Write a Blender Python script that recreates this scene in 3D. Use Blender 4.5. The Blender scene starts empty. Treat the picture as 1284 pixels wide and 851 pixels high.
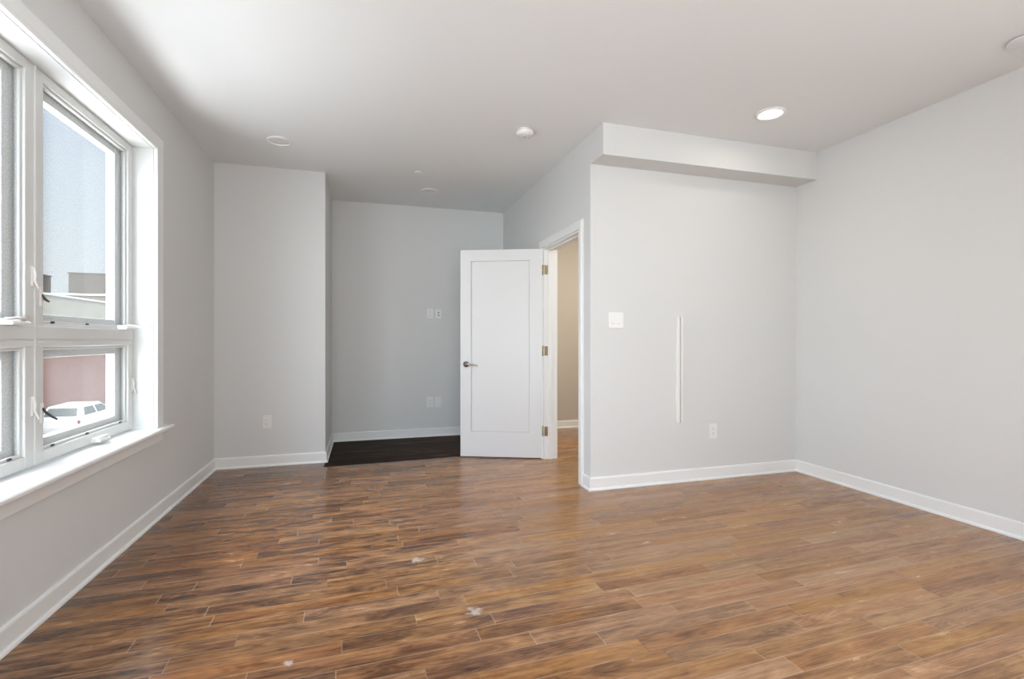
import bpy, bmesh, math, random
from mathutils import Vector, Matrix
random.seed(7)
S = bpy.context.scene
COL = S.collection

# ------------------------------------------------------------------ camera, light, exposure
TH = math.atan2(185, 616)
cam = bpy.data.cameras.new('camera'); cam.sensor_width = 36; cam.sensor_fit = 'HORIZONTAL'
cam.lens = 616 / 1284 * 36; cam.clip_start = 0.02; cam.clip_end = 500
cam_o = bpy.data.objects.new('camera', cam); COL.objects.link(cam_o)
cam_o.location = (0, 0, 1.16); cam_o.rotation_euler = (math.pi / 2, 0, -TH)
S.camera = cam_o
S.view_settings.view_transform = 'Standard'; S.view_settings.look = 'None'
S.view_settings.gamma = 1; S.view_settings.use_curve_mapping = False
S.view_settings.exposure = 0.07
S.cycles.max_bounces = 12; S.cycles.diffuse_bounces = 8; S.cycles.transparent_max_bounces = 16
S.cycles.sample_clamp_indirect = 4.0; S.cycles.use_denoising = True
S.cycles.caustics_reflective = False; S.cycles.caustics_refractive = False

REAR_UP_FILL_W = 56.0   # added lamp near the rear wall, aimed up to fill the ceiling
REAR_W = 14.0      # added fill lamp in the unseen rear opening, standing in for daylight
WIN_UP_FILL_W = 125.0      # added lamp outside the left window, aimed up as ceiling fill
SIDE_W = 46.0      # added fill lamp on the right wall behind the camera
LAMP_W = 2.0       # the lit downlight
HALL_W = 34.0      # warm hall light
SKY_LOW, SKY_HIGH, SKY_FILL = 1.06, 10.5, 13.5

# world: pale sky near the horizon, brightened high up, out of view, to light the room
W = bpy.data.worlds.new('sky'); S.world = W; W.use_nodes = True
nt = W.node_tree; nt.nodes.clear()
def N(nt, t, **kw):
    n = nt.nodes.new(t)
    for k, v in kw.items(): setattr(n, k, v)
    return n
tc = N(nt, 'ShaderNodeTexCoord'); sx = N(nt, 'ShaderNodeSeparateXYZ'); nt.links.new(tc.outputs['Generated'], sx.inputs[0])
cr = N(nt, 'ShaderNodeValToRGB'); nt.links.new(sx.outputs['Z'], cr.inputs[0])
els = cr.color_ramp.elements
els[0].position = 0.0; els[0].color = (.80, .86, .89, 1)
els[1].position = 0.5; els[1].color = (.66, .78, .97, 1)
e = els.new(0.20); e.color = (.75, .84, .93, 1)
e = els.new(0.75); e.color = (.95, .98, 1, 1)
mr = N(nt, 'ShaderNodeMapRange', interpolation_type='SMOOTHSTEP'); nt.links.new(sx.outputs['Z'], mr.inputs[0])
mr.inputs[1].default_value = .36; mr.inputs[2].default_value = .80; mr.inputs[3].default_value = SKY_LOW; mr.inputs[4].default_value = SKY_HIGH
mr2 = N(nt, 'ShaderNodeMapRange', interpolation_type='SMOOTHSTEP');    # fill glow added to the unseen sky, left of and behind the camera
dp = N(nt, 'ShaderNodeVectorMath', operation='DOT_PRODUCT'); nt.links.new(tc.outputs['Generated'], dp.inputs[0]); dp.inputs[1].default_value = (-.93, -.36, .05)
nt.links.new(dp.outputs['Value'], mr2.inputs[0])
mr2.inputs[1].default_value = .20; mr2.inputs[2].default_value = .72; mr2.inputs[3].default_value = 0; mr2.inputs[4].default_value = SKY_FILL
ad = N(nt, 'ShaderNodeMath', operation='ADD'); nt.links.new(mr.outputs[0], ad.inputs[0]); nt.links.new(mr2.outputs[0], ad.inputs[1])
bg = N(nt, 'ShaderNodeBackground'); nt.links.new(cr.outputs[0], bg.inputs[0]); nt.links.new(ad.outputs[0], bg.inputs[1])
wo = N(nt, 'ShaderNodeOutputWorld'); nt.links.new(bg.outputs[0], wo.inputs[0])

def area(name, loc, rot, sx_, sy_, power, color=(1, 1, 1), portal=False, shape='RECTANGLE'):
    l = bpy.data.lights.new(name, 'AREA'); l.shape = shape; l.size = sx_; l.size_y = sy_
    l.energy = power; l.color = color
    if portal: l.cycles.is_portal = True
    o = bpy.data.objects.new(name, l); COL.objects.link(o); o.location = loc; o.rotation_euler = rot
    return o
PI = math.pi
# room dimensions (metres)
XL, XR = -1.285, 3.66            # left (window) wall, right wall
YR = -1.7                        # rear wall behind the camera
YA, XA = 4.96, -0.355            # projecting closet corner
YB = 5.92                        # far wall
XD, YD = 1.665, 3.445            # door wall, switch wall
H = 2.74
area('rear_fill_lamp', (-.2, YR + .02, 1.5), (PI / 2, 0, 0), 1.8, 1.7, REAR_W, (.95, .98, 1))  # added lamp, stands in for daylight from behind
area('rear_up_fill_lamp', (-.2, YR + .35, .75), (PI / 2 + math.radians(70), 0, 0), 1.8, .8, REAR_UP_FILL_W, (.93, .97, 1))  # added lamp inside the room, brightens the ceiling
area('side_fill_lamp', (XR - .02, -.45, 1.5), (0, PI / 2, 0), 1.7, 1.5, SIDE_W, (.90, .96, 1))  # added lamp, brightens the left wall
area('window_up_fill_lamp', (XL - 1.0, 2.68, 0.0), (0, -PI / 2 - math.radians(48), 0), 1.0, 2.6, WIN_UP_FILL_W, (.97, .985, 1))  # added lamp below the sill line, brightens ceiling and alcove
area('window_portal', (XL - .30, 2.68, 1.49), (0, -PI / 2, 0), 1.8, 2.0, 1, portal=True)

# ------------------------------------------------------------------ materials
def mat(name, col, rough=.5, metal=0., spec=.5, bump=0., bscale=200., coat=0.):
    m = bpy.data.materials.new(name); m.use_nodes = True; t = m.node_tree
    b = t.nodes['Principled BSDF']
    b.inputs['Base Color'].default_value = (*col, 1); b.inputs['Roughness'].default_value = rough
    b.inputs['Metallic'].default_value = metal; b.inputs['Specular IOR Level'].default_value = spec
    b.inputs['Coat Weight'].default_value = coat
    if bump:
        g = N(t, 'ShaderNodeNewGeometry'); n = N(t, 'ShaderNodeTexNoise'); n.inputs['Scale'].default_value = bscale; n.inputs['Detail'].default_value = 4
        t.links.new(g.outputs['Position'], n.inputs['Vector'])
        bp = N(t, 'ShaderNodeBump'); bp.inputs['Strength'].default_value = bump; bp.inputs['Distance'].default_value = .002
        t.links.new(n.outputs['Fac'], bp.inputs['Height']); t.links.new(bp.outputs[0], b.inputs['Normal'])
    return m
M = {}
M['wall'] = mat('grey_wall_paint', (.668, .672, .667), .75, spec=.25, bump=.06, bscale=260)
M['ceiling'] = mat('ceiling_paint', (.775, .795, .803), .9, spec=.15, bump=.05, bscale=220)
M['hall'] = mat('beige_hall_paint', (.52, .47, .40), .8, spec=.2, bump=.06, bscale=260)
M['trim'] = mat('white_trim_paint', (.80, .805, .80), .35, bump=.02, bscale=90)
M['doorpaint'] = mat('white_door_paint', (.69, .695, .70), .38, bump=.02, bscale=70)
M['vinyl'] = mat('white_window_vinyl', (.71, .725, .72), .35, bump=.015, bscale=60)
M['plate'] = mat('white_plastic', (.79, .785, .77), .3, bump=.01, bscale=80)
M['slot'] = mat('dark_slot', (.06, .06, .06), .6, bump=.01)
M['jack'] = mat('grey_plastic', (.55, .55, .54), .4, bump=.01)
M['chrome'] = mat('satin_nickel', (.50, .49, .47), .25, metal=1, bump=.02, bscale=300)
M['bronze'] = mat('antique_brass', (.42, .33, .20), .38, metal=.85, bump=.03, bscale=300)
M['clip_backlit'] = mat('black_clip_backlit_lever', (.05, .05, .055), .4, metal=.3, bump=.02)  # black clips; on the lock levers, backlit shade as colour
M['lens_off'] = mat('frosted_lens', (.72, .72, .71), .45, bump=.02, bscale=300)
M['cavity'] = mat('grey_reflector', (.50, .50, .49), .35, bump=.01)
M['shade_strip'] = mat('grey_shade_strip', (.46, .49, .50), .6, bump=.02)

def emit(name, col, s):
    m = bpy.data.materials.new(name); m.use_nodes = True; t = m.node_tree; t.nodes.clear()
    e = N(t, 'ShaderNodeEmission'); e.inputs[0].default_value = (*col, 1); e.inputs[1].default_value = s
    o = N(t, 'ShaderNodeOutputMaterial'); t.links.new(e.outputs[0], o.inputs[0]); return m
M['lamp'] = emit('lit_lens', (1, .96, .90), 3.0)

def glass():
    m = bpy.data.materials.new('window_glass'); m.use_nodes = True; t = m.node_tree; t.nodes.clear()
    tr = N(t, 'ShaderNodeBsdfTransparent'); tr.inputs[0].default_value = (.95, .955, .95, 1)
    gl = N(t, 'ShaderNodeBsdfGlossy'); gl.inputs['Roughness'].default_value = .02
    fr = N(t, 'ShaderNodeFresnel'); fr.inputs[0].default_value = 1.35
    mx = N(t, 'ShaderNodeMixShader'); o = N(t, 'ShaderNodeOutputMaterial')
    ge = N(t, 'ShaderNodeNewGeometry'); iv = N(t, 'ShaderNodeMath', operation='SUBTRACT'); iv.inputs[0].default_value = 1; t.links.new(ge.outputs['Backfacing'], iv.inputs[1])
    ml = N(t, 'ShaderNodeMath', operation='MULTIPLY'); t.links.new(fr.outputs[0], ml.inputs[0]); t.links.new(iv.outputs[0], ml.inputs[1])
    t.links.new(ml.outputs[0], mx.inputs[0]); t.links.new(tr.outputs[0], mx.inputs[1]); t.links.new(gl.outputs[0], mx.inputs[2]); t.links.new(mx.outputs[0], o.inputs[0])
    return m
M['glass'] = glass()
def screen():
    m = bpy.data.materials.new('insect_screen_mesh'); m.use_nodes = True; t = m.node_tree; t.nodes.clear()
    tr = N(t, 'ShaderNodeBsdfTransparent'); df = N(t, 'ShaderNodeBsdfDiffuse'); df.inputs[0].default_value = (.10, .105, .105, 1)
    tl = N(t, 'ShaderNodeBsdfTranslucent'); tl.inputs[0].default_value = (.10, .105, .105, 1); a = N(t, 'ShaderNodeAddShader')
    t.links.new(df.outputs[0], a.inputs[0]); t.links.new(tl.outputs[0], a.inputs[1])
    g = N(t, 'ShaderNodeNewGeometry'); n = N(t, 'ShaderNodeTexNoise'); n.inputs['Scale'].default_value = 140; n.inputs['Detail'].default_value = 1
    t.links.new(g.outputs['Position'], n.inputs['Vector'])
    mr = N(t, 'ShaderNodeMapRange'); t.links.new(n.outputs['Fac'], mr.inputs[0])
    mr.inputs[1].default_value = .3; mr.inputs[2].default_value = .7; mr.inputs[3].default_value = .05; mr.inputs[4].default_value = .15
    mx = N(t, 'ShaderNodeMixShader'); o = N(t, 'ShaderNodeOutputMaterial')
    t.links.new(mr.outputs[0], mx.inputs[0]); t.links.new(tr.outputs[0], mx.inputs[1]); t.links.new(a.outputs[0], mx.inputs[2]); t.links.new(mx.outputs[0], o.inputs[0])
    return m
M['screen'] = screen()

def noisecol(name, c1, c2, scale, rough=.85, stretch=(1, 1, 1)):
    m = bpy.data.materials.new(name); m.use_nodes = True; t = m.node_tree; b = t.nodes['Principled BSDF']; b.inputs['Roughness'].default_value = rough
    g = N(t, 'ShaderNodeNewGeometry'); mp = N(t, 'ShaderNodeMapping'); mp.inputs['Scale'].default_value = stretch
    n = N(t, 'ShaderNodeTexNoise'); n.inputs['Scale'].default_value = scale; n.inputs['Detail'].default_value = 5
    r = N(t, 'ShaderNodeValToRGB'); r.color_ramp.elements[0].position = .3; r.color_ramp.elements[1].position = .7
    r.color_ramp.elements[0].color = (*c1, 1); r.color_ramp.elements[1].color = (*c2, 1)
    t.links.new(g.outputs['Position'], mp.inputs[0]); t.links.new(mp.outputs[0], n.inputs['Vector']); t.links.new(n.outputs['Fac'], r.inputs[0]); t.links.new(r.outputs[0], b.inputs['Base Color'])
    return m
M['asphalt'] = noisecol('pale_pavement', (.40, .40, .40), (.50, .50, .49), .6)
M['stucco'] = noisecol('pale_stucco', (.235, .222, .188), (.27, .256, .22), .8)
M['tan'] = noisecol('tan_masonry', (.036, .025, .016), (.048, .034, .023), .35)
M['brown'] = noisecol('brown_masonry', (.085, .062, .042), (.11, .082, .056), .4)
M['carwhite'] = mat('white_car_paint', (.52, .52, .52), .35, coat=.2, bump=.005)
M['carglass'] = mat('grey_car_glass', (.05, .056, .058), .3, bump=.01)
M['tyre'] = mat('black_rubber', (.03, .03, .03), .8, bump=.05)
M['taillight'] = mat('red_lens', (.16, .03, .03), .3, bump=.01)
M['flash'] = mat('pale_metal_flashing', (.42, .425, .42), .5, bump=.02)
def brick():
    m = bpy.data.materials.new('red_brick'); m.use_nodes = True; t = m.node_tree; b = t.nodes['Principled BSDF']; b.inputs['Roughness'].default_value = .9
    g = N(t, 'ShaderNodeNewGeometry'); s = N(t, 'ShaderNodeSeparateXYZ'); c = N(t, 'ShaderNodeCombineXYZ')
    t.links.new(g.outputs['Position'], s.inputs[0]); t.links.new(s.outputs['Y'], c.inputs['X']); t.links.new(s.outputs['Z'], c.inputs['Y'])
    k = N(t, 'ShaderNodeTexBrick'); k.inputs['Scale'].default_value = 1; k.inputs['Brick Width'].default_value = .23; k.inputs['Row Height'].default_value = .075; k.inputs['Mortar Size'].default_value = .008
    k.inputs['Color1'].default_value = (.135, .064, .052, 1); k.inputs['Color2'].default_value = (.165, .084, .070, 1); k.inputs['Mortar'].default_value = (.17, .105, .088, 1)
    t.links.new(c.outputs[0], k.inputs['Vector']); t.links.new(k.outputs['Color'], b.inputs['Base Color'])
    return m
M['brick'] = brick()

PLANK_ROT = math.radians(2.0)
SMUDGES = [(.450, 2.056, .035), (.265, 2.619, .034), (-.268, 1.921, .020)]
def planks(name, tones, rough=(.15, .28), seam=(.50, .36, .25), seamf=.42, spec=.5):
    """hand-scraped planks running across the room: 88 mm rows, random lengths"""
    m = bpy.data.materials.new(name); m.use_nodes = True; t = m.node_tree; L = t.links.new
    b = t.nodes['Principled BSDF']
    def ma(op, a, b_=None, c=None):
        n = N(t, 'ShaderNodeMath', operation=op)
        for i, v in enumerate((a, b_, c)):
            if v is None: continue
            if isinstance(v, (int, float)): n.inputs[i].default_value = v
            else: L(v, n.inputs[i])
        return n.outputs[0]
    g = N(t, 'ShaderNodeNewGeometry'); mp = N(t, 'ShaderNodeMapping'); mp.inputs['Rotation'].default_value = (0, 0, -PLANK_ROT)
    L(g.outputs['Position'], mp.inputs[0]); s = N(t, 'ShaderNodeSeparateXYZ'); L(mp.outputs[0], s.inputs[0])
    u, v = s.outputs['X'], s.outputs['Y']
    vr = ma('DIVIDE', ma('ADD', v, 10.03), .0885); row = ma('FLOOR', vr); fv = ma('FRACT', vr)
    wn = N(t, 'ShaderNodeTexWhiteNoise', noise_dimensions='1D'); L(row, wn.inputs['W'])
    w = ma('ADD', ma('MULTIPLY', u, 1 / .72), ma('ADD', ma('MULTIPLY', row, 17.37), ma('MULTIPLY', wn.outputs['Value'], 9.0)))
    v1 = N(t, 'ShaderNodeTexVoronoi', voronoi_dimensions='1D', feature='F1'); v1.inputs['Scale'].default_value = 1; v1.inputs['Randomness'].default_value = .8; L(w, v1.inputs['W'])
    v2 = N(t, 'ShaderNodeTexVoronoi', voronoi_dimensions='1D', feature='DISTANCE_TO_EDGE'); v2.inputs['Scale'].default_value = 1; v2.inputs['Randomness'].default_value = .8; L(w, v2.inputs['W'])
    sc = N(t, 'ShaderNodeSeparateColor'); L(v1.outputs['Color'], sc.inputs[0])
    r1, r2, r3 = sc.outputs[0], sc.outputs[1], sc.outputs[2]
    eu = ma('MULTIPLY', v2.outputs['Distance'], .72)
    ev = ma('MULTIPLY', ma('MINIMUM', fv, ma('SUBTRACT', 1.0, fv)), .0885)
    edge = ma('MINIMUM', eu, ev)
    # grain coordinates, shifted plank by plank
    cb = N(t, 'ShaderNodeCombineXYZ'); L(ma('ADD', u, ma('MULTIPLY', r1, 37.)), cb.inputs[0]); L(ma('ADD', v, ma('MULTIPLY', r2, 23.)), cb.inputs[1]); L(ma('MULTIPLY', row, 3.1), cb.inputs[2])
    def noise(sx_, sy_, detail, rough_=.55, dist=0., sc_=1.):
        q = N(t, 'ShaderNodeMapping'); q.inputs['Scale'].default_value = (sx_, sy_, 1); L(cb.outputs[0], q.inputs[0])
        n = N(t, 'ShaderNodeTexNoise'); n.inputs['Scale'].default_value = sc_; n.inputs['Detail'].default_value = detail; n.inputs['Roughness'].default_value = rough_; n.inputs['Distortion'].default_value = dist
        L(q.outputs[0], n.inputs['Vector']); return n.outputs['Fac']
    stain = noise(4.5, 17, 6, .66, .45)
    grain = noise(7, 300, 3, .7, .1)
    streak = noise(1.6, 55, 3, .6, .2)
    figure = noise(1.5, 13, 1, .4, .5)
    rings = ma('MULTIPLY', ma('ADD', ma('SINE', ma('MULTIPLY', figure, 110.)), 1.), .5)
    big = N(t, 'ShaderNodeTexNoise'); big.inputs['Scale'].default_value = .55; big.inputs['Detail'].default_value = 1; L(g.outputs['Position'], big.inputs['Vector'])
    mk = N(t, 'ShaderNodeMapRange'); L(big.outputs['Fac'], mk.inputs[0]); mk.inputs[1].default_value = .40; mk.inputs[2].default_value = .60; mk.inputs[3].default_value = .55; mk.inputs[4].default_value = 1.15
    wx = N(t, 'ShaderNodeMapRange', interpolation_type='SMOOTHSTEP'); L(ma('ADD', s.outputs['X'], ma('MULTIPLY', big.outputs['Fac'], 1.6)), wx.inputs[0]); wx.inputs[1].default_value = .6; wx.inputs[2].default_value = 2.6; wx.inputs[3].default_value = 1.12; wx.inputs[4].default_value = .62   # weaker dark mottling towards the right
    mott = ma('MULTIPLY', ma('SUBTRACT', stain, .53), ma('MULTIPLY', mk.outputs[0], wx.outputs[0]))
    tone = ma('ADD', ma('MULTIPLY', ma('SUBTRACT', r3, .5), .19), ma('MULTIPLY', mott, 1.5))
    tone = ma('ADD', tone, ma('ADD', ma('MULTIPLY', ma('SUBTRACT', grain, .5), .40), ma('MULTIPLY', ma('SUBTRACT', streak, .5), .55)))
    tone = ma('ADD', ma('ADD', tone, ma('MULTIPLY', ma('SUBTRACT', rings, .5), .10)), ma('ADD', .55, ma('MULTIPLY', ma('SUBTRACT', .84, wx.outputs[0]), .42)))  # overall tone lower on the left, higher on the right
    rp = N(t, 'ShaderNodeValToRGB'); L(tone, rp.inputs[0])
    while len(rp.color_ramp.elements) < len(tones): rp.color_ramp.elements.new(.5)
    for e, (p, c) in zip(rp.color_ramp.elements, tones): e.position = p; e.color = (*c, 1)
    hs = N(t, 'ShaderNodeHueSaturation'); L(rp.outputs[0], hs.inputs['Color'])
    L(ma('ADD', ma('MULTIPLY', r2, .008), .4945), hs.inputs['Hue']); L(ma('ADD', ma('MULTIPLY', r1, .16), .90), hs.inputs['Saturation'])
    # seams: dark joints, with pale edge glint painted in
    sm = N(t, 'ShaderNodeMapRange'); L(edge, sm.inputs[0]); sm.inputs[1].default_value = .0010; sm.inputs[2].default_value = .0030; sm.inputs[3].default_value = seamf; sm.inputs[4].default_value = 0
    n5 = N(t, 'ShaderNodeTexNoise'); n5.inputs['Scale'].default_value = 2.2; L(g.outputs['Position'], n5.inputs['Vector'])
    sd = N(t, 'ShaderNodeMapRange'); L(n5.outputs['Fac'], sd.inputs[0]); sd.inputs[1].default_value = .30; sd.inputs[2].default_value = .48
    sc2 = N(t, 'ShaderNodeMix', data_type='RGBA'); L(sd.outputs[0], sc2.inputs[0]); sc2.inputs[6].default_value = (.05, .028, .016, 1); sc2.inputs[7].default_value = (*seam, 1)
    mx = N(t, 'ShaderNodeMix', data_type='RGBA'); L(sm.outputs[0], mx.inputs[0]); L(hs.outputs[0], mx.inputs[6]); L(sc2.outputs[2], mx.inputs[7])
    # pale scuffs
    n6 = N(t, 'ShaderNodeTexNoise'); n6.inputs['Scale'].default_value = 3.4; n6.inputs['Detail'].default_value = 8; n6.inputs['Roughness'].default_value = .7; L(g.outputs['Position'], n6.inputs['Vector'])
    sf = N(t, 'ShaderNodeMapRange'); L(n6.outputs['Fac'], sf.inputs[0]); sf.inputs[1].default_value = .66; sf.inputs[2].default_value = .80; sf.inputs[3].default_value = 0; sf.inputs[4].default_value = .5
    m2 = N(t, 'ShaderNodeMix', data_type='RGBA'); L(sf.outputs[0], m2.inputs[0]); L(mx.outputs[2], m2.inputs[6]); m2.inputs[7].default_value = (.50, .43, .37, 1)
    # three powdery plaster smudges left on the boards
    col = m2.outputs[2]
    n7 = N(t, 'ShaderNodeTexNoise'); n7.inputs['Scale'].default_value = 38; n7.inputs['Detail'].default_value = 4; L(g.outputs['Position'], n7.inputs['Vector'])
    for (px, py, rad) in SMUDGES:
        dd = N(t, 'ShaderNodeVectorMath', operation='DISTANCE'); L(g.outputs['Position'], dd.inputs[0]); dd.inputs[1].default_value = (px, py, 0)
        k = ma('ADD', ma('DIVIDE', dd.outputs['Value'], rad), ma('MULTIPLY', ma('SUBTRACT', n7.outputs['Fac'], .5), 3.2))
        q = N(t, 'ShaderNodeMapRange'); L(k, q.inputs[0]); q.inputs[1].default_value = .25; q.inputs[2].default_value = 1.05; q.inputs[3].default_value = .55; q.inputs[4].default_value = 0
        m3 = N(t, 'ShaderNodeMix', data_type='RGBA'); L(q.outputs[0], m3.inputs[0]); L(col, m3.inputs[6]); m3.inputs[7].default_value = (.66, .60, .55, 1); col = m3.outputs[2]
    L(col, b.inputs['Base Color'])
    rr = N(t, 'ShaderNodeMapRange'); L(stain, rr.inputs[0]); rr.inputs[1].default_value = .3; rr.inputs[2].default_value = .7; rr.inputs[3].default_value = rough[0]; rr.inputs[4].default_value = rough[1]
    L(rr.outputs[0], b.inputs['Roughness']); b.inputs['Specular IOR Level'].default_value = spec
    hgt = ma('ADD', ma('MULTIPLY', ma('MINIMUM', edge, .004), 120.), ma('ADD', ma('MULTIPLY', grain, .10), ma('MULTIPLY', stain, .35)))
    bp = N(t, 'ShaderNodeBump'); bp.inputs['Strength'].default_value = .22; bp.inputs['Distance'].default_value = .002; L(hgt, bp.inputs['Height']); L(bp.outputs[0], b.inputs['Normal'])
    return m
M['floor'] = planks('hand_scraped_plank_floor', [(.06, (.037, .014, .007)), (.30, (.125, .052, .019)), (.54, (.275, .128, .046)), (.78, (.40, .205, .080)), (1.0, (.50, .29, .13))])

M['floor_dark'] = planks('dark_plank_floor', [(.16, (.004, .002, .0015)), (.38, (.009, .005, .003)), (.60, (.040, .020, .010)), (.9, (.15, .080, .040))], (.5, .6), (.05, .03, .02), .4, .06)

# ------------------------------------------------------------------ mesh helpers
def tag(o, label=None, cat=None, group=None, kind=None):
    if label: o['label'] = label
    if cat: o['category'] = cat
    if group: o['group'] = group
    if kind: o['kind'] = kind
    return o
def empty(name, loc, rz=0, label=None, cat=None, group=None, kind=None):
    o = bpy.data.objects.new(name, None); COL.objects.link(o); o.location = loc; o.rotation_euler = (0, 0, rz); o.empty_display_size = .05
    return tag(o, label, cat, group, kind)
class MB:
    def __init__(s): s.bm = bmesh.new()
    def box(s, x0, x1, y0, y1, z0, z1, bev=0, seg=2):
        r = bmesh.ops.create_cube(s.bm, size=1); vs = r['verts']
        for v in vs: v.co = Vector(((x0 + x1) / 2 + v.co.x * (x1 - x0), (y0 + y1) / 2 + v.co.y * (y1 - y0), (z0 + z1) / 2 + v.co.z * (z1 - z0)))
        if bev:
            es = list({e for v in vs for e in v.link_edges})
            bmesh.ops.bevel(s.bm, geom=es, offset=bev, segments=seg, profile=.5, affect='EDGES')
        return s
    def prism(s, pts, axis, a0, a1, bev=0):
        """pts: 2-D outline; extruded along axis from a0 to a1"""
        def mk(p, a):
            return {'x': (a, p[0], p[1]), 'y': (p[0], a, p[1]), 'z': (p[0], p[1], a)}[axis]
        A = [s.bm.verts.new(mk(p, a0)) for p in pts]; B = [s.bm.verts.new(mk(p, a1)) for p in pts]
        n = len(pts); fs = [s.bm.faces.new(A), s.bm.faces.new(B)]
        for i in range(n): fs.append(s.bm.faces.new((A[i], A[(i + 1) % n], B[(i + 1) % n], B[i])))
        bmesh.ops.recalc_face_normals(s.bm, faces=fs)
        if bev:
            es = list({e for f in fs[:2] for e in f.edges})
            bmesh.ops.bevel(s.bm, geom=es, offset=bev, segments=2, profile=.5, affect='EDGES')
        return s
    def lathe(s, prof, axis='z', c=(0, 0, 0), n=40):
        """prof: (radius, height) list; revolved about axis through c"""
        c = Vector(c)
        def mk(r, h, a):
            p, q = r * math.cos(a), r * math.sin(a)
            return c + Vector({'z': (p, q, h), 'x': (h, p, q), 'y': (p, h, q)}[axis])
        rings = []; fs = []
        for r, h in prof:
            rings.append([s.bm.verts.new(mk(0, h, 0))] if r < 1e-6 else [s.bm.verts.new(mk(r, h, 2 * PI * i / n)) for i in range(n)])
        for A, B in zip(rings, rings[1:]):
            for i in range(n):
                j = (i + 1) % n
                if len(A) == 1 and len(B) == 1: continue
                if len(A) == 1: f = (A[0], B[i], B[j])
                elif len(B) == 1: f = (A[i], A[j], B[0])
                else: f = (A[i], A[j], B[j], B[i])
                fs.append(s.bm.faces.new(f))
        bmesh.ops.recalc_face_normals(s.bm, faces=fs)
        for f in fs: f.smooth = True
        return s
    def tube(s, pts, rad, n=10, flat=1.0):
        pts = [Vector(p) for p in pts]; rings = []; fs = []
        rad = rad if isinstance(rad, (list, tuple)) else [rad] * len(pts)
        for i, p in enumerate(pts):
            d = (pts[min(i + 1, len(pts) - 1)] - pts[max(i - 1, 0)]).normalized()
            up = Vector((0, 0, 1)) if abs(d.z) < .9 else Vector((1, 0, 0))
            a = d.cross(up).normalized(); b = a.cross(d).normalized()
            rings.append([s.bm.verts.new(p + rad[i] * (a * math.cos(2 * PI * k / n) + b * math.sin(2 * PI * k / n) * flat)) for k in range(n)])
        for A, B in zip(rings, rings[1:]):
            for k in range(n): fs.append(s.bm.faces.new((A[k], A[(k + 1) % n], B[(k + 1) % n], B[k])))
        fs.append(s.bm.faces.new(rings[0])); fs.append(s.bm.faces.new(rings[-1]))
        bmesh.ops.recalc_face_normals(s.bm, faces=fs)
        for f in fs: f.smooth = True
        return s
    def frame(s, axis, a0, a1, u0, u1, v0, v1, w, bev=0.):
        """rectangular ring of four bars in the plane normal to axis (x or y); w=(left,right,bottom,top)"""
        l, r, b, t = w if isinstance(w, (tuple, list)) else (w,) * 4
        for (p0, p1, q0, q1) in ((u0, u0 + l, v0, v1), (u1 - r, u1, v0, v1), (u0 + l, u1 - r, v0, v0 + b), (u0 + l, u1 - r, v1 - t, v1)):
            if axis == 'x': s.box(a0, a1, p0, p1, q0, q1, bev)
            else: s.box(p0, p1, a0, a1, q0, q1, bev)
        return s
    def build(s, name, m, parent=None, loc=None, smooth=False):
        me = bpy.data.meshes.new(name); s.bm.to_mesh(me); s.bm.free(); me.materials.append(M[m] if isinstance(m, str) else m)
        if smooth:
            for p in me.polygons: p.use_smooth = True
        o = bpy.data.objects.new(name, me); COL.objects.link(o)
        if loc: o.location = loc
        if parent: o.parent = parent
        return o
def struct(o): o['kind'] = 'structure'; return o
def copy_tree(o, parent=None):
    c = o.copy(); COL.objects.link(c)
    if parent: c.parent = parent
    for ch in list(o.children): copy_tree(ch, c)
    return c

# ------------------------------------------------------------------ room shell
T = .13
WY0, WY1, WZ0, WZ1 = 1.715, 3.65, .595, 2.378           # window opening in the left wall
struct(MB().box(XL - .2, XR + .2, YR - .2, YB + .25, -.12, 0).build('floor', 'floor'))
y_a = 4.800
struct(MB().prism([(XA, y_a - .03), (XD, y_a + .04), (XD, YB), (XA, YB)], 'z', -.01, .0008).build('floor_alcove', 'floor_dark'))   # darker overlay of boards in the alcove
struct(MB().box(XL - .2, XR + .2, YR - .2, YB + .25, H, H + .12).build('ceiling', 'ceiling'))
XO = XL - .22
b = MB()
b.box(XO, XL, WY1, YB + .13, 0, H); b.box(XO, XL, WY0, WY1, 0, WZ0 - .022); b.box(XO, XL, WY0, WY1, WZ1, H)
b.box(XO, XL, YR - .13, WY0, 0, H)
struct(b.build('wall_left', 'wall'))
b = MB(); b.box(XR, XR + T, .3, YB + .13, 0, H); b.box(XR, XR + T, -1.2, .3, 0, .65); b.box(XR, XR + T, -1.2, .3, 2.35, H); b.box(XR, XR + T, YR - .13, -1.2, 0, H)
struct(b.build('wall_right', 'wall'))
b = MB(); b.box(XL, -1.1, YR - T, YR, 0, H); b.box(.7, XR, YR - T, YR, 0, H); b.box(-1.1, .7, YR - T, YR, 0, .65); b.box(-1.1, .7, YR - T, YR, 2.35, H)
struct(b.build('wall_rear', 'wall'))
struct(MB().box(XL, XA, YA, YB, 0, H).build('wall_closet', 'wall'))
struct(MB().box(XL, XD + T, YB, YB + T, 0, H).build('wall_far', 'wall'))
struct(MB().box(XD + T, XR, YB + .055, YB + T + .055, 0, H).build('wall_hall', 'hall'))
JY0, JY1, JZ = 3.632, 4.484, 2.052                       # rough opening of the doorway (outside of the jambs)
b = MB(); b.box(XD, XD + T, YD + .12, JY0, 0, H); b.box(XD, XD + T, JY1, YB, 0, H); b.box(XD, XD + T, JY0, JY1, JZ, H)
struct(b.build('wall_doorway', 'wall'))
struct(MB().box(XD, XR, YD, YD + .12, 0, H).build('wall_switch', 'wall'))
struct(MB().box(XD, XR, 3.235, YD, 2.51, H).build('trim_1', 'wall'))   # soffit across the top of the switch wall
bpy.data.objects['trim_1']['label'] = 'boxed soffit across the top of the wall with the light switch'

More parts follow.
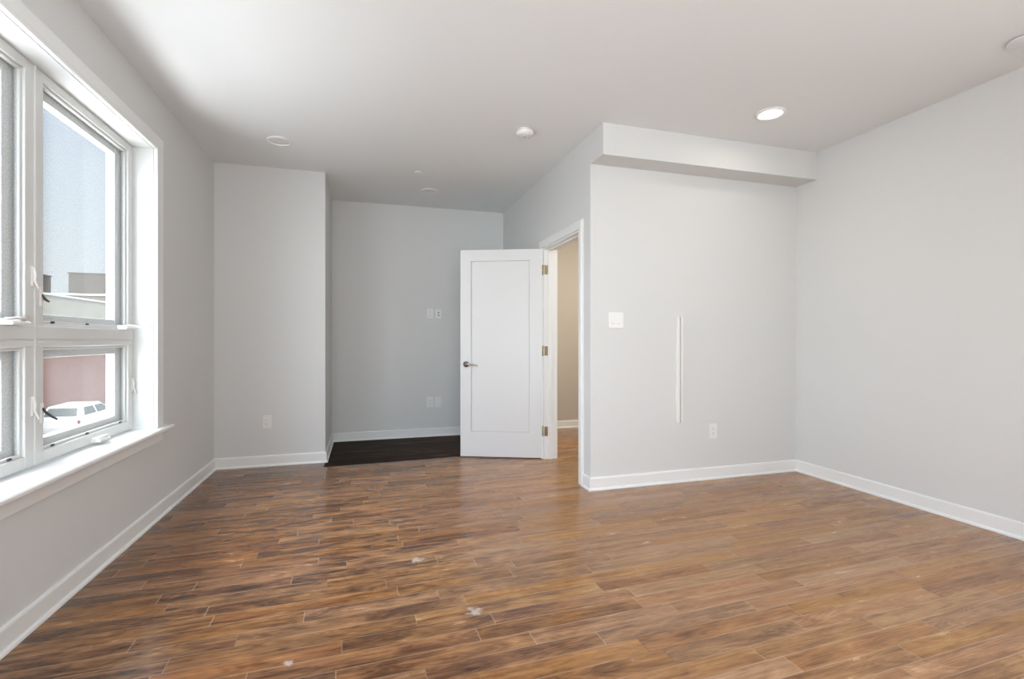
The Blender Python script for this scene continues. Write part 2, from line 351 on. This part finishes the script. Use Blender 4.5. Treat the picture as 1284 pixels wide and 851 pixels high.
# baseboards: board with a small shoe moulding, mitred at every corner
BP = [(0, 0), (.024, 0), (.024, .006), (.021, .013), (.014, .018), (.013, .022), (.013, .088), (.010, .096), (.004, .099), (0, .099)]
def base_run(pts, names):
    n = len(pts); P = [Vector((p[0], p[1])) for p in pts]
    segs = [(P[i + 1] - P[i]).normalized() for i in range(n - 1)]
    nr = [Vector((-d.y, d.x)) for d in segs]              # room lies to the left of the run
    def off(i):
        if i == 0: return nr[0]
        if i == n - 1: return nr[-1]
        a, c = nr[i - 1], nr[i]; return (a + c) / (1 + a.dot(c))
    for i, name in enumerate(names):
        bm = MB(); A = []; B = []
        for (o, z) in BP:
            pa = P[i] + off(i) * o; pb = P[i + 1] + off(i + 1) * o
            A.append(bm.bm.verts.new((pa.x, pa.y, z))); B.append(bm.bm.verts.new((pb.x, pb.y, z)))
        k = len(BP); fs = [bm.bm.faces.new(A), bm.bm.faces.new(B)]
        for j in range(k): fs.append(bm.bm.faces.new((A[j], A[(j + 1) % k], B[(j + 1) % k], B[j])))
        bmesh.ops.recalc_face_normals(bm.bm, faces=fs)
        struct(bm.build('baseboard_' + name, 'trim'))
CY0, CY1 = 3.562, 4.556                                   # outer edges of the door casing
base_run([(XR, YR), (XR, YD), (XD, YD), (XD, CY0)], ['right', 'switch', 'corner'])
base_run([(XD, CY1), (XD, YB), (XA, YB), (XA, YA), (XL, YA), (XL, YR)], ['doorway', 'far', 'closet_return', 'closet', 'left'])
base_run([(XR, YB + .055), (XD + T, YB + .055)], ['hall'])

# ------------------------------------------------------------------ doorway: casing, jambs, stop
dr = empty('door_1', (XD, (JY0 + JY1) / 2, 0), kind='structure')
def dl(x, y): return x - XD, y - (JY0 + JY1) / 2
def dbox(bm, x0, x1, y0, y1, z0, z1, bev=0):
    yc = (JY0 + JY1) / 2; bm.box(x0 - XD, x1 - XD, y0 - yc, y1 - yc, z0, z1, bev)
b = MB(); CT = .018
dbox(b, XD - CT, XD, CY0, CY0 + .07, 0, 2.047, .003); dbox(b, XD - CT, XD, CY1 - .07, CY1, 0, 2.047, .003); dbox(b, XD - CT, XD, CY0, CY1, 2.047, 2.117, .003)
dbox(b, XD - CT - .005, XD - .002, CY0 + .010, CY0 + .026, 0, 2.10, .004)
b.build('casing', 'trim', dr)
b = MB()
dbox(b, XD - .002, XD + T + .002, JY0, JY0 + .02, 0, 2.032); dbox(b, XD - .002, XD + T + .002, JY1 - .02, JY1, 0, 2.032); dbox(b, XD - .002, XD + T + .002, JY0, JY1, 2.032, JZ)
b.build('jamb', 'trim', dr)
b = MB()
dbox(b, XD + .04, XD + .078, JY0 + .02, JY0 + .032, 0, 2.02, .002); dbox(b, XD + .04, XD + .078, JY1 - .032, JY1 - .02, 0, 2.02, .002); dbox(b, XD + .04, XD + .078, JY0 + .02, JY1 - .02, 2.02, 2.032, .002)
b.build('door_stop', 'trim', dr)
b = MB()
dbox(b, XD + T, XD + T + CT, CY0, CY0 + .07, 0, 2.047, .003); dbox(b, XD + T, XD + T + CT, CY1 - .07, CY1, 0, 2.047, .003); dbox(b, XD + T, XD + T + CT, CY0, CY1, 2.047, 2.117, .003)
b.build('hall_casing', 'trim', dr)

# the open door leaf: local +x runs from the hinge to the free edge, local -y... +y faces the far wall
hx, hy = 1.652, 4.481
ang = math.atan2(.309, -.745)
DW, DT, DZ0, DZ1 = .806, .035, .011, 2.040
leaf = empty('interior_door', (hx, hy, 0), ang, 'open white interior door leaf with one recessed shaker panel', 'door')
# local frame: x along the leaf; the camera sees the face at local +y
PX0, PX1, PZ0, PZ1 = .122, .700, .257, 1.930
b = MB()
b.box(0.004, PX0, -DT, 0, DZ0, DZ1); b.box(PX1, DW, -DT, 0, DZ0, DZ1); b.box(PX0, PX1, -DT, 0, DZ0, PZ0); b.box(PX0, PX1, -DT, 0, PZ1, DZ1)
b.build('frame', 'doorpaint', leaf)
b = MB(); b.box(PX0 - .001, PX1 + .001, -DT + .016, -.016, PZ0 - .001, PZ1 + .001)
b.box(PX0 + .005, PX1 - .005, -DT + .009, -.009, PZ0 + .004, PZ1 - .004, .0015)
b.build('panel', 'doorpaint', leaf)
# lever handles on both faces
def lever(sgn):
    y0 = 0 if sgn > 0 else -DT
    h = MB().lathe([(0, 0), (.031, 0), (.031, .004), (.027, .009), (.012, .011), (.011, .040), (0, .040)], 'y', (0, 0, 0))
    if sgn < 0: bmesh.ops.scale(h.bm, vec=(1, -1, 1), verts=h.bm.verts); bmesh.ops.reverse_faces(h.bm, faces=h.bm.faces)
    o = h.build('door_handle', 'chrome', leaf, (.748, y0, .917))
    m = MB().tube([(0.006, sgn * .040, 0), (-.02, sgn * .047, 0), (-.05, sgn * .050, -.002), (-.09, sgn * .049, -.006), (-.122, sgn * .046, -.012)], [.0095, .0095, .0085, .0075, .006], 12)
    m.build('lever', 'chrome', o); o['label'] = 'satin nickel lever handle'
lever(1); lever(-1)
MB().box(DW - .0005, DW + .002, -.029, -.006, .888, .946, .0008).box(DW, DW + .010, -.023, -.012, .907, .927, .002).build('latch', 'chrome', leaf)['label'] = 'metal latch on the free edge'
for z in (1.835, 1.050, .272):
    k = MB(); k.lathe([(0, -.046), (.0065, -.046), (.0065, .046), (0, .046)], 'z', (-.007, -.001, z), 14)
    k.lathe([(0, -.051), (.0045, -.050), (.0045, .050), (0, .051)], 'z', (-.007, -.001, z), 14)
    k.box(.0015, .0042, -.032, 0, z - .045, z + .045)
    o = k.build('hinge', 'bronze', leaf); o['label'] = 'antique brass hinge'
    # jamb-side leaf of the hinge, square to the jamb face
    q = MB().box(0.002, .036, -.0035, 0, -.045, .045, .001)
    for dz in (-.028, 0, .028): q.lathe([(0, -.0048), (.0035, -.0042), (.0035, -.003)], 'y', (.02, 0, dz), 10)
    j = q.build('hinge_leaf', 'bronze', o)
    j.matrix_parent_inverse = Matrix.Identity(4)
    Rz = Matrix.Rotation(-ang, 4, 'Z')
    j.matrix_local = Matrix.Translation(Rz @ Vector((XD - hx + 0.0, JY1 - .0205 - hy, 0)) + Vector((0, 0, z))) @ Rz

# ------------------------------------------------------------------ window: two mulled units, each a tall casement over a short awning
FX = -1.394                                               # inner face of the frames
win = empty('window_1', (XL, (WY0 + WY1) / 2, WZ0), kind='structure')
wc = Vector((XL, (WY0 + WY1) / 2, WZ0))
def wb(bm, name, m, parent=None, label=None):
    bmesh.ops.translate(bm.bm, vec=-wc, verts=bm.bm.verts)
    o = bm.build(name, m, parent or win)
    if parent and parent is not win: o.matrix_parent_inverse = Matrix.Identity(4)
    if label: o['label'] = label
    return o
# casing around the opening with an inner and an outer bead
b = MB(); cw = .112
y0, y1, zt, zb = WY0 + .003, WY1 - .003, WZ1 - .005, WZ0
KX0, KX1 = XL - .002, XL + .018
b.box(KX0, KX1, y1 + .018, y1 + cw, zb, zt + .018, .003); b.box(KX0, KX1, y0 - cw, y0 - .018, zb, zt + .018, .003)
b.box(KX0, KX1, y0 - cw, y1 + cw, zt + .018, zt + cw - .02, .003)
wb(b, 'casing', 'trim')
b = MB()
b.box(KX0, KX1 + .006, y1, y1 + .024, zb, zt + .024, .005); b.box(KX0, KX1 + .006, y0 - .024, y0, zb, zt + .024, .005); b.box(KX0, KX1 + .006, y0, y1, zt, zt + .024, .005)
wb(b, 'casing_bead', 'trim')
# jamb extensions lining the reveal
b = MB(); JX = FX - .09
b.box(JX, XL, WY1 - .006, WY1 + .012, WZ0, WZ1 + .010); b.box(JX, XL, WY0 - .012, WY0 + .006, WZ0, WZ1 + .010); b.box(JX, XL, WY0, WY1, WZ1 - .008, WZ1 + .010)
wb(b, 'reveal', 'vinyl')
# stool and apron
b = MB(); b.box(JX, XL, WY0 - .02, WY1 + .02, WZ0 - .024, WZ0)
b.prism([(XL, WZ0 - .024), (XL + .062, WZ0 - .024), (XL + .066, WZ0 - .018), (XL + .066, WZ0 - .006), (XL + .060, WZ0), (XL, WZ0)], 'y', WY0 - .16, WY1 + .16)
wb(b, 'sill', 'trim')
b = MB(); b.box(XL, XL + .018, WY0 - .115, WY1 + .10, WZ0 - .095, WZ0 - .024, .004)
wb(b, 'apron', 'trim')
# units
ZB, ZM0, ZM1, ZT = WZ0 + .010, 1.112, 1.232, WZ1 - .008
YM = 2.682
def unit(ya, yb):
    f = MB(); w = .064
    f.box(FX - .09, FX, ya, ya + w, ZB, ZT, .004); f.box(FX - .09, FX, yb - w, yb, ZB, ZT, .004)
    f.box(FX - .09, FX, ya + w, yb - w, ZB, ZB + .052, .004); f.box(FX - .09, FX, ya + w, yb - w, ZT - .046, ZT, .004)
    f.box(FX - .09, FX, ya + w, yb - w, ZM0 + .012, ZM1, .004)
    # raised face bands on the cross bar
    f.box(FX - .01, FX + .006, ya + .006, yb - .006, ZM0 + .048, ZM1 - .012, .004)
    f.box(FX - .01, FX + .004, ya + .012, yb - .012, ZM0 + .016, ZM0 + .040, .004)
    fr = wb(f, 'frame', 'vinyl')
    for (z0, z1) in ((ZM1, ZT - .046), (ZB + .052, ZM0 + .012)):
        a, c = ya + w, yb - w
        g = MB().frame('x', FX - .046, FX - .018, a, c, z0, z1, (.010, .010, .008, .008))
        wb(g, 'shade_strip', 'shade_strip')  # grey ring painted in for the shaded step beside the sash
        s = MB().frame('x', FX - .085, FX - .040, a + .004, c - .004, z0 + .002, z1 - .002, (.070, .070, .044, .048), .004)
        s.frame('x', FX - .030, FX - .012, a + .001, c - .001, z0 + .001, z1 - .001, (.013, .013, .012, .012), .002)
        sh = wb(s, 'sash', 'vinyl')
        wb(MB().box(FX - .068, FX - .064, a + .06, c - .06, z0 + .034, z1 - .038), 'glass_pane', 'glass', sh)
        wb(MB().box(FX - .0215, FX - .0205, a + .012, c - .012, z0 + .011, z1 - .011), 'insect_screen', 'screen', sh)
        for t_ in (.10, .46, .90):
            yy = a + (c - a) * t_
            wb(MB().box(FX - .012, FX - .004, yy - .010, yy + .010, z0 + .004, z0 + .013, .002), 'screen_clip', 'clip_backlit', sh, 'dark screen clip')
    return fr
unit(YM, WY1 - .006); unit(WY0 + .006, YM)
wb(MB().box(FX - .06, FX + .006, YM - .006, YM + .010, ZB, ZT, .003), 'mullion_cover', 'vinyl')
# operators: the casement crank stands out into the room, the awning cranks are folded flat
def operator(y, z, folded):
    o = wb(MB().prism([(FX - .002, z - .006), (FX + .042, z - .006), (FX + .046, z + .002), (FX + .030, z + .016), (FX - .002, z + .020)], 'y', y - .055, y + .055), 'crank_base', 'plate')
    if folded:
        p = [(FX + .036, y + .03, z + .018), (FX + .040, y, z + .022), (FX + .042, y - .05, z + .020), (FX + .040, y - .09, z + .016)]
        wb(MB().tube(p, [.010, .009, .008, .009], 10, .7), 'crank_handle', 'plate', o)
    else:
        p = [(FX + .020, y - .03, z + .012), (FX + .045, y - .005, z + .018), (FX + .080, y + .012, z + .010), (FX + .125, y + .03, z + .010), (FX + .140, y + .036, z + .020)]
        wb(MB().tube(p, [.011, .009, .008, .009, .008], 10, .8), 'crank_handle', 'plate', o)
operator(3.50, ZM1 - .006, False)
operator(3.20, ZB + .012, True); operator(2.20, ZB + .012, True); operator(2.52, ZM1 - .006, True)
# sash locks on the jambs
def lock(y, z, dark=False, hgt=.12, q=1.0):
    m = 'clip_backlit' if dark else 'plate'
    o = wb(MB().box(FX - .002, FX + .007, y - .009, y + .009, z - hgt * .30, z + hgt * .42, .003), 'lock_plate', 'plate')
    if dark: p = [(FX + .004, y, z + .03 * q), (FX + .014 * q, y + .008, z + .008 * q), (FX + .030 * q, y + .018 * q, z - .012 * q), (FX + .048 * q, y + .026 * q, z - .028 * q)]
    else: p = [(FX + .006, y, z + hgt * .40), (FX + .012, y, z + hgt * .12), (FX + .010, y, z - hgt * .1), (FX + .024, y + .004, z - hgt * .42)]
    wb(MB().tube(p, [.0065, .0075, .0065, .005], 10, .8), 'lock_lever', m, o, 'lock lever coloured dark for its backlit look' if dark else None)
lock(YM - .018, 1.43); lock(YM - .018, .86); lock(WY1 - .022, .87)
lock(YM + .045, .822, True, .12, 1.0); lock(YM + .040, 1.345, True, .12, .55)  # these two levers get the backlit silhouette as a dark colour

# unseen rear and side windows behind the camera, added for fill light
def plain_window(name, axis, a, u0, u1):
    e = empty(name, (0, 0, 0), kind='structure')
    n = 2
    for i in range(n):
        p0 = u0 + (u1 - u0) * i / n; p1 = u0 + (u1 - u0) * (i + 1) / n
        MB().frame(axis, a - .05, a, p0, p1, .65, 2.35, .05, .003).build('frame', 'vinyl', e)
plain_window('fill_window_rear', 'y', YR - .06, -1.1, .7); plain_window('fill_window_side', 'x', XR + .10, -1.2, .3)

# ------------------------------------------------------------------ ceiling fittings
def downlight(x, y, lit, label):
    o = empty('recessed_downlight', (x, y, H), 0, label, 'light', 'recessed ceiling downlights')
    MB().lathe([(.074, 0), (.094, 0), (.096, -.004), (.093, -.010), (.084, -.014), (.078, -.013), (.074, -.006), (.074, 0)], n=48).build('trim_ring', 'plate', o)
    MB().lathe([(0, -.0015), (.074, -.0015), (.074, -.0045), (.060, -.003), (0, -.0025)], n=48).build('lens', 'lamp' if lit else 'lens_off', o)
    return o
downlight(-.649, 4.268, False, 'unlit white round recessed downlight nearest the window wall')
downlight(.665, 5.249, False, 'unlit white round recessed downlight deep in the alcove ceiling')
downlight(2.712, 2.764, True, 'lit round recessed downlight in front of the soffit')
lamp = bpy.data.lights.new('downlight_beam', 'AREA'); lamp.shape = 'DISK'; lamp.size = .13; lamp.energy = LAMP_W; lamp.color = (1, .90, .76)
lo = bpy.data.objects.new('downlight_beam', lamp); COL.objects.link(lo); lo.location = (2.712, 2.764, H - .010)
area('hall_ceiling_lamp', (2.9, 4.45, H - .02), (0, 0, 0), .9, .9, HALL_W, (1, .92, .80))

sm = empty('smoke_detector', (1.159, 3.524, H), 0, 'white round smoke detector on the ceiling near the door wall', 'smoke detector')
MB().lathe([(0, 0), (.058, 0), (.058, -.012), (.055, -.014), (0, -.014)], n=40).build('mounting_base', 'plate', sm)
b = MB().lathe([(0, -.012), (.064, -.014), (.066, -.022), (.062, -.036), (.050, -.045), (.034, -.049), (0, -.050)], n=40); b.build('housing', 'plate', sm)
b = MB()
for i in range(10):
    a = 2 * PI * i / 10; b.tube([(math.cos(a) * .036, math.sin(a) * .036, -.0492), (math.cos(a) * .050, math.sin(a) * .050, -.0462)], .002, 6)
b.build('vent_slots', 'jack', sm)
MB().lathe([(0, -.049), (.012, -.050), (.012, -.0535), (0, -.0545)], n=24).build('test_button', 'jack', sm)
def sprinkler(x, y, r, label):
    o = empty('sprinkler_cover', (x, y, H), 0, label, 'sprinkler cover', 'flush ceiling sprinkler covers')
    MB().lathe([(0, -.0005), (r * .86, -.0005), (r * .86, -.010), (0, -.010)], n=40).build('collar', 'jack', o)
    MB().lathe([(0, -.009), (r * .95, -.009), (r, -.011), (r, -.013), (r * .96, -.0145), (0, -.0155)], n=40).build('cover_plate', 'ceiling', o)
sprinkler(.489, 4.681, .042, 'small round sprinkler cover plate on the alcove ceiling by an unlit downlight')
sprinkler(3.325, 1.70, .070, 'round sprinkler cover plate cut by the right edge of the photo')

# ------------------------------------------------------------------ wall plates; built facing local -y, back on y=0
def outlet(name, label, cat, loc, kind, group, w=.074, h=.118):
    o = empty(name, loc, 0, label, cat, group)
    MB().box(-w / 2, w / 2, -.006, 0, -h / 2, h / 2, .0022).build('cover_plate', 'plate', o)
    if kind == 'outlet':
        r = MB().box(-.0165, .0165, -.0085, -.005, -.0335, .0335, .0015).build('receptacle', 'plate', o)
        for zc in (.019, -.019):
            b = MB(); b.box(-.0075, -.0055, -.0088, -.008, zc - .002, zc + .006); b.box(.0055, .0072, -.0088, -.008, zc - .001, zc + .006); b.lathe([(0, -.0088), (.0025, -.0088), (.0025, -.008)], 'y', (0, 0, zc - .008), 12)
            b.build('socket', 'slot', r)
    elif kind == 'jack':
        for zc in (.016, -.016):
            j = MB().box(-.0095, .0095, -.0080, -.005, zc - .010, zc + .010, .001).build('jack', 'jack', o)
            MB().box(-.006, .006, -.0084, -.0078, zc - .005, zc + .005).build('socket', 'slot', j)
    elif kind == 'blank':
        MB().box(-.0165, .0165, -.0080, -.005, -.0335, .0335, .0015).build('insert', 'plate', o)
    if kind != 'outlet' or w > .078:
        for zc in (.046, -.046): MB().lathe([(0, -.0070), (.0025, -.0066), (.0032, -.0058)], 'y', (0, 0, zc), 12).build('screw', 'plate', o)
    return o
G1 = 'wall plates on the alcove wall'
outlet('wall_outlet', 'white outlet at knee height on the wall left of the alcove', 'outlet', (-.855, YA, .407), 'outlet', None)
outlet('wall_outlet', 'white outlet low on the wall below the cord cover', 'outlet', (2.783, YD, .398), 'outlet', None, .080, .125)
outlet('wall_outlet', 'upper left white outlet plate on the far alcove wall beside the door', 'outlet', (.754, YB, 1.470), 'outlet', G1, .080, .120)
outlet('data_plate', 'upper right white plate with two jacks on the far alcove wall', 'wall plate', (.853, YB, 1.467), 'jack', G1, .070, .114)
outlet('wall_outlet', 'lower left white outlet plate on the far alcove wall', 'outlet', (.752, YB, .412), 'outlet', G1, .080, .125)
outlet('blank_plate', 'lower right white plate without sockets on the far alcove wall', 'wall plate', (.849, YB, .409), 'blank', G1, .078, .125)

sw = empty('light_switch', (1.882, YD, 1.311), 0, 'white double light switch plate on the wall right of the doorway', 'light switch')
MB().box(-.064, .064, -.007, 0, -.062, .062, .0025).build('cover_plate', 'plate', sw)
for xc in (-.024, .024):
    r = MB().prism([(-.0060, -.0335), (-.0125, -.0335), (-.0085, 0), (-.0068, .0335), (-.0060, .0335)], 'x', xc - .0165, xc + .0165).build('rocker', 'plate', sw)
    MB().box(xc - .006, xc + .006, -.0140, -.0105, -.030, -.024, .001).build('dimmer_slider', 'jack', r)
for xc in (-.024, .024):
    for zc in (.048, -.048): MB().lathe([(0, -.0080), (.0025, -.0076), (.0032, -.0068)], 'y', (xc, 0, zc), 12).build('screw', 'plate', sw)

cc = empty('cord_cover', (2.451, YD, .486), 0, 'tall narrow white twin-channel cord cover standing upright on the wall', 'cord cover')
HC = .862
MB().box(-.026, .026, -.002, 0, .002, HC - .002).build('backing_strip', 'plate', cc)
for x0, x1 in ((-.027, -.003), (.006, .027)):
    MB().prism([(x0, -.002), (x0, -.024), (x0 + .003, -.027), (x1 - .003, -.027), (x1, -.024), (x1, -.002)], 'z', .001, HC - .001).build('channel', 'plate', cc)

# ------------------------------------------------------------------ outside, across the street
GZ = -3.6
struct(MB().box(-140, XO - .3, -20, 200, GZ - .3, GZ).build('ground', 'asphalt'))
def building(name, label, x0, x1, y0, y1, z1, m, z0=GZ):
    e = empty(name, ((x0 + x1) / 2, (y0 + y1) / 2, z0), 0, label, 'building')
    ax, ay = (x1 - x0) / 2, (y1 - y0) / 2
    MB().box(-ax, ax, -ay, ay, 0, z1 - z0).build('walls', m, e)
    return e, ax, ay
e, ax, ay = building('street_building', 'long low building across the street, red brick below a pale upper wall', -30, -16, 8, 44, .39, 'brick')
MB().box(-ax, ax, -ay, ay, .39 - GZ, 3.50 - GZ).build('upper_wall', 'stucco', e)
MB().box(-ax, ax + .06, -ay, ay + .06, .34 - GZ, .50 - GZ, .02).build('string_course', 'flash', e)
MB().box(-ax - .05, ax + .10, -ay - .05, ay + .08, 3.50 - GZ, 3.60 - GZ, .02).build('parapet_cap', 'flash', e)
e, ax, ay = building('brown_building', 'brown flat-topped building behind the pale upper wall', -48, -17, 46, 58, 4.55, 'brown')
MB().box(-ax - .1, ax + .1, -ay - .1, ay + .1, 4.55 - GZ, 4.70 - GZ, .03).build('parapet_cap', 'flash', e)
e, ax, ay = building('tan_building', 'wide tan block rising behind the rooftops outside', -43.6, -36.5, 92, 97, 11.3, 'tan')
MB().box(-ax - .12, ax + .12, -ay - .12, ay + .12, 11.3 - GZ, 11.5 - GZ, .03).build('parapet_cap', 'tan', e)
e, ax, ay = building('tan_tower', 'narrow tan block at the left of the window view', -56, -48.3, 94, 97, 11.2, 'tan')
MB().box(-ax - .12, ax + .12, -ay - .12, ay + .12, 11.2 - GZ, 11.4 - GZ, .03).build('parapet_cap', 'tan', e)

# white car parked along the street, tail towards us
car = empty('parked_car', (-13.9, 30.6, GZ), 0, 'white car parked across the street, seen from behind through the lower window', 'car')
hw = .92
body = MB()
prof = [(-2.15, .35), (-2.22, .60), (-2.20, .95), (-2.12, 1.02), (1.05, 1.02), (1.95, .90), (2.22, .70), (2.25, .40), (2.10, .28), (-2.05, .28)]
body.prism(prof, 'x', -hw, hw, .06); body.build('body', 'carwhite', car)
cab = MB(); v = []
for (y, z, w) in ((-2.05, 1.0, .88), (-1.62, 1.52, .66), (.10, 1.56, .66), (1.05, 1.0, .88)):
    v.append((cab.bm.verts.new((-w, y, z)), cab.bm.verts.new((w, y, z))))
fs = []
for i in range(3): fs.append(cab.bm.faces.new((v[i][0], v[i][1], v[i + 1][1], v[i + 1][0])))
fs.append(cab.bm.faces.new([q[0] for q in v])); fs.append(cab.bm.faces.new([q[1] for q in v])); fs.append(cab.bm.faces.new((v[0][0], v[0][1], v[3][1], v[3][0])))
bmesh.ops.recalc_face_normals(cab.bm, faces=fs); bmesh.ops.bevel(cab.bm, geom=list(cab.bm.edges), offset=.05, segments=2, affect='EDGES', profile=.5)
cab.build('cabin', 'carwhite', car)
def pane(pts, nrm, name):
    g = MB(); n = Vector(nrm).normalized() * .012
    A = [g.bm.verts.new(Vector(p) + n) for p in pts]; B = [g.bm.verts.new(Vector(p) - n) for p in pts]; k = len(pts)
    fs = [g.bm.faces.new(A), g.bm.faces.new(B)] + [g.bm.faces.new((A[i], A[(i + 1) % k], B[(i + 1) % k], B[i])) for i in range(k)]
    bmesh.ops.recalc_face_normals(g.bm, faces=fs); g.build(name, 'carglass', car)
def cy(z): return -2.05 + (z - 1.0) / .52 * .43
def cxw(z): return .88 - (z - 1.0) / .52 * .22
pane([(-.66, cy(1.08), 1.08), (.66, cy(1.08), 1.08), (.56, cy(1.44), 1.44), (-.56, cy(1.44), 1.44)], (0, -.77, .64), 'rear_window')
for s in (1, -1):
    pane([(s * cxw(1.08), -1.72, 1.08), (s * cxw(1.08), -.62, 1.08), (s * cxw(1.44), -.62, 1.44), (s * cxw(1.44), -1.45, 1.44)], (s, 0, .4), 'side_window')
    pane([(s * cxw(1.08), -.50, 1.08), (s * cxw(1.08), .72, 1.08), (s * cxw(1.44), .20, 1.44), (s * cxw(1.44), -.50, 1.44)], (s, 0, .4), 'side_window')
    MB().box(min(s * .80, s * .905), max(s * .80, s * .905), -2.235, -2.12, .74, .90, .02).build('tail_light', 'taillight', car)
    for y in (-1.35, 1.38):
        MB().lathe([(0, -.11), (.27, -.11), (.32, -.08), (.32, .08), (.27, .11), (0, .11)], 'x', (s * .84, y, .32), 28).build('wheel', 'tyre', car)
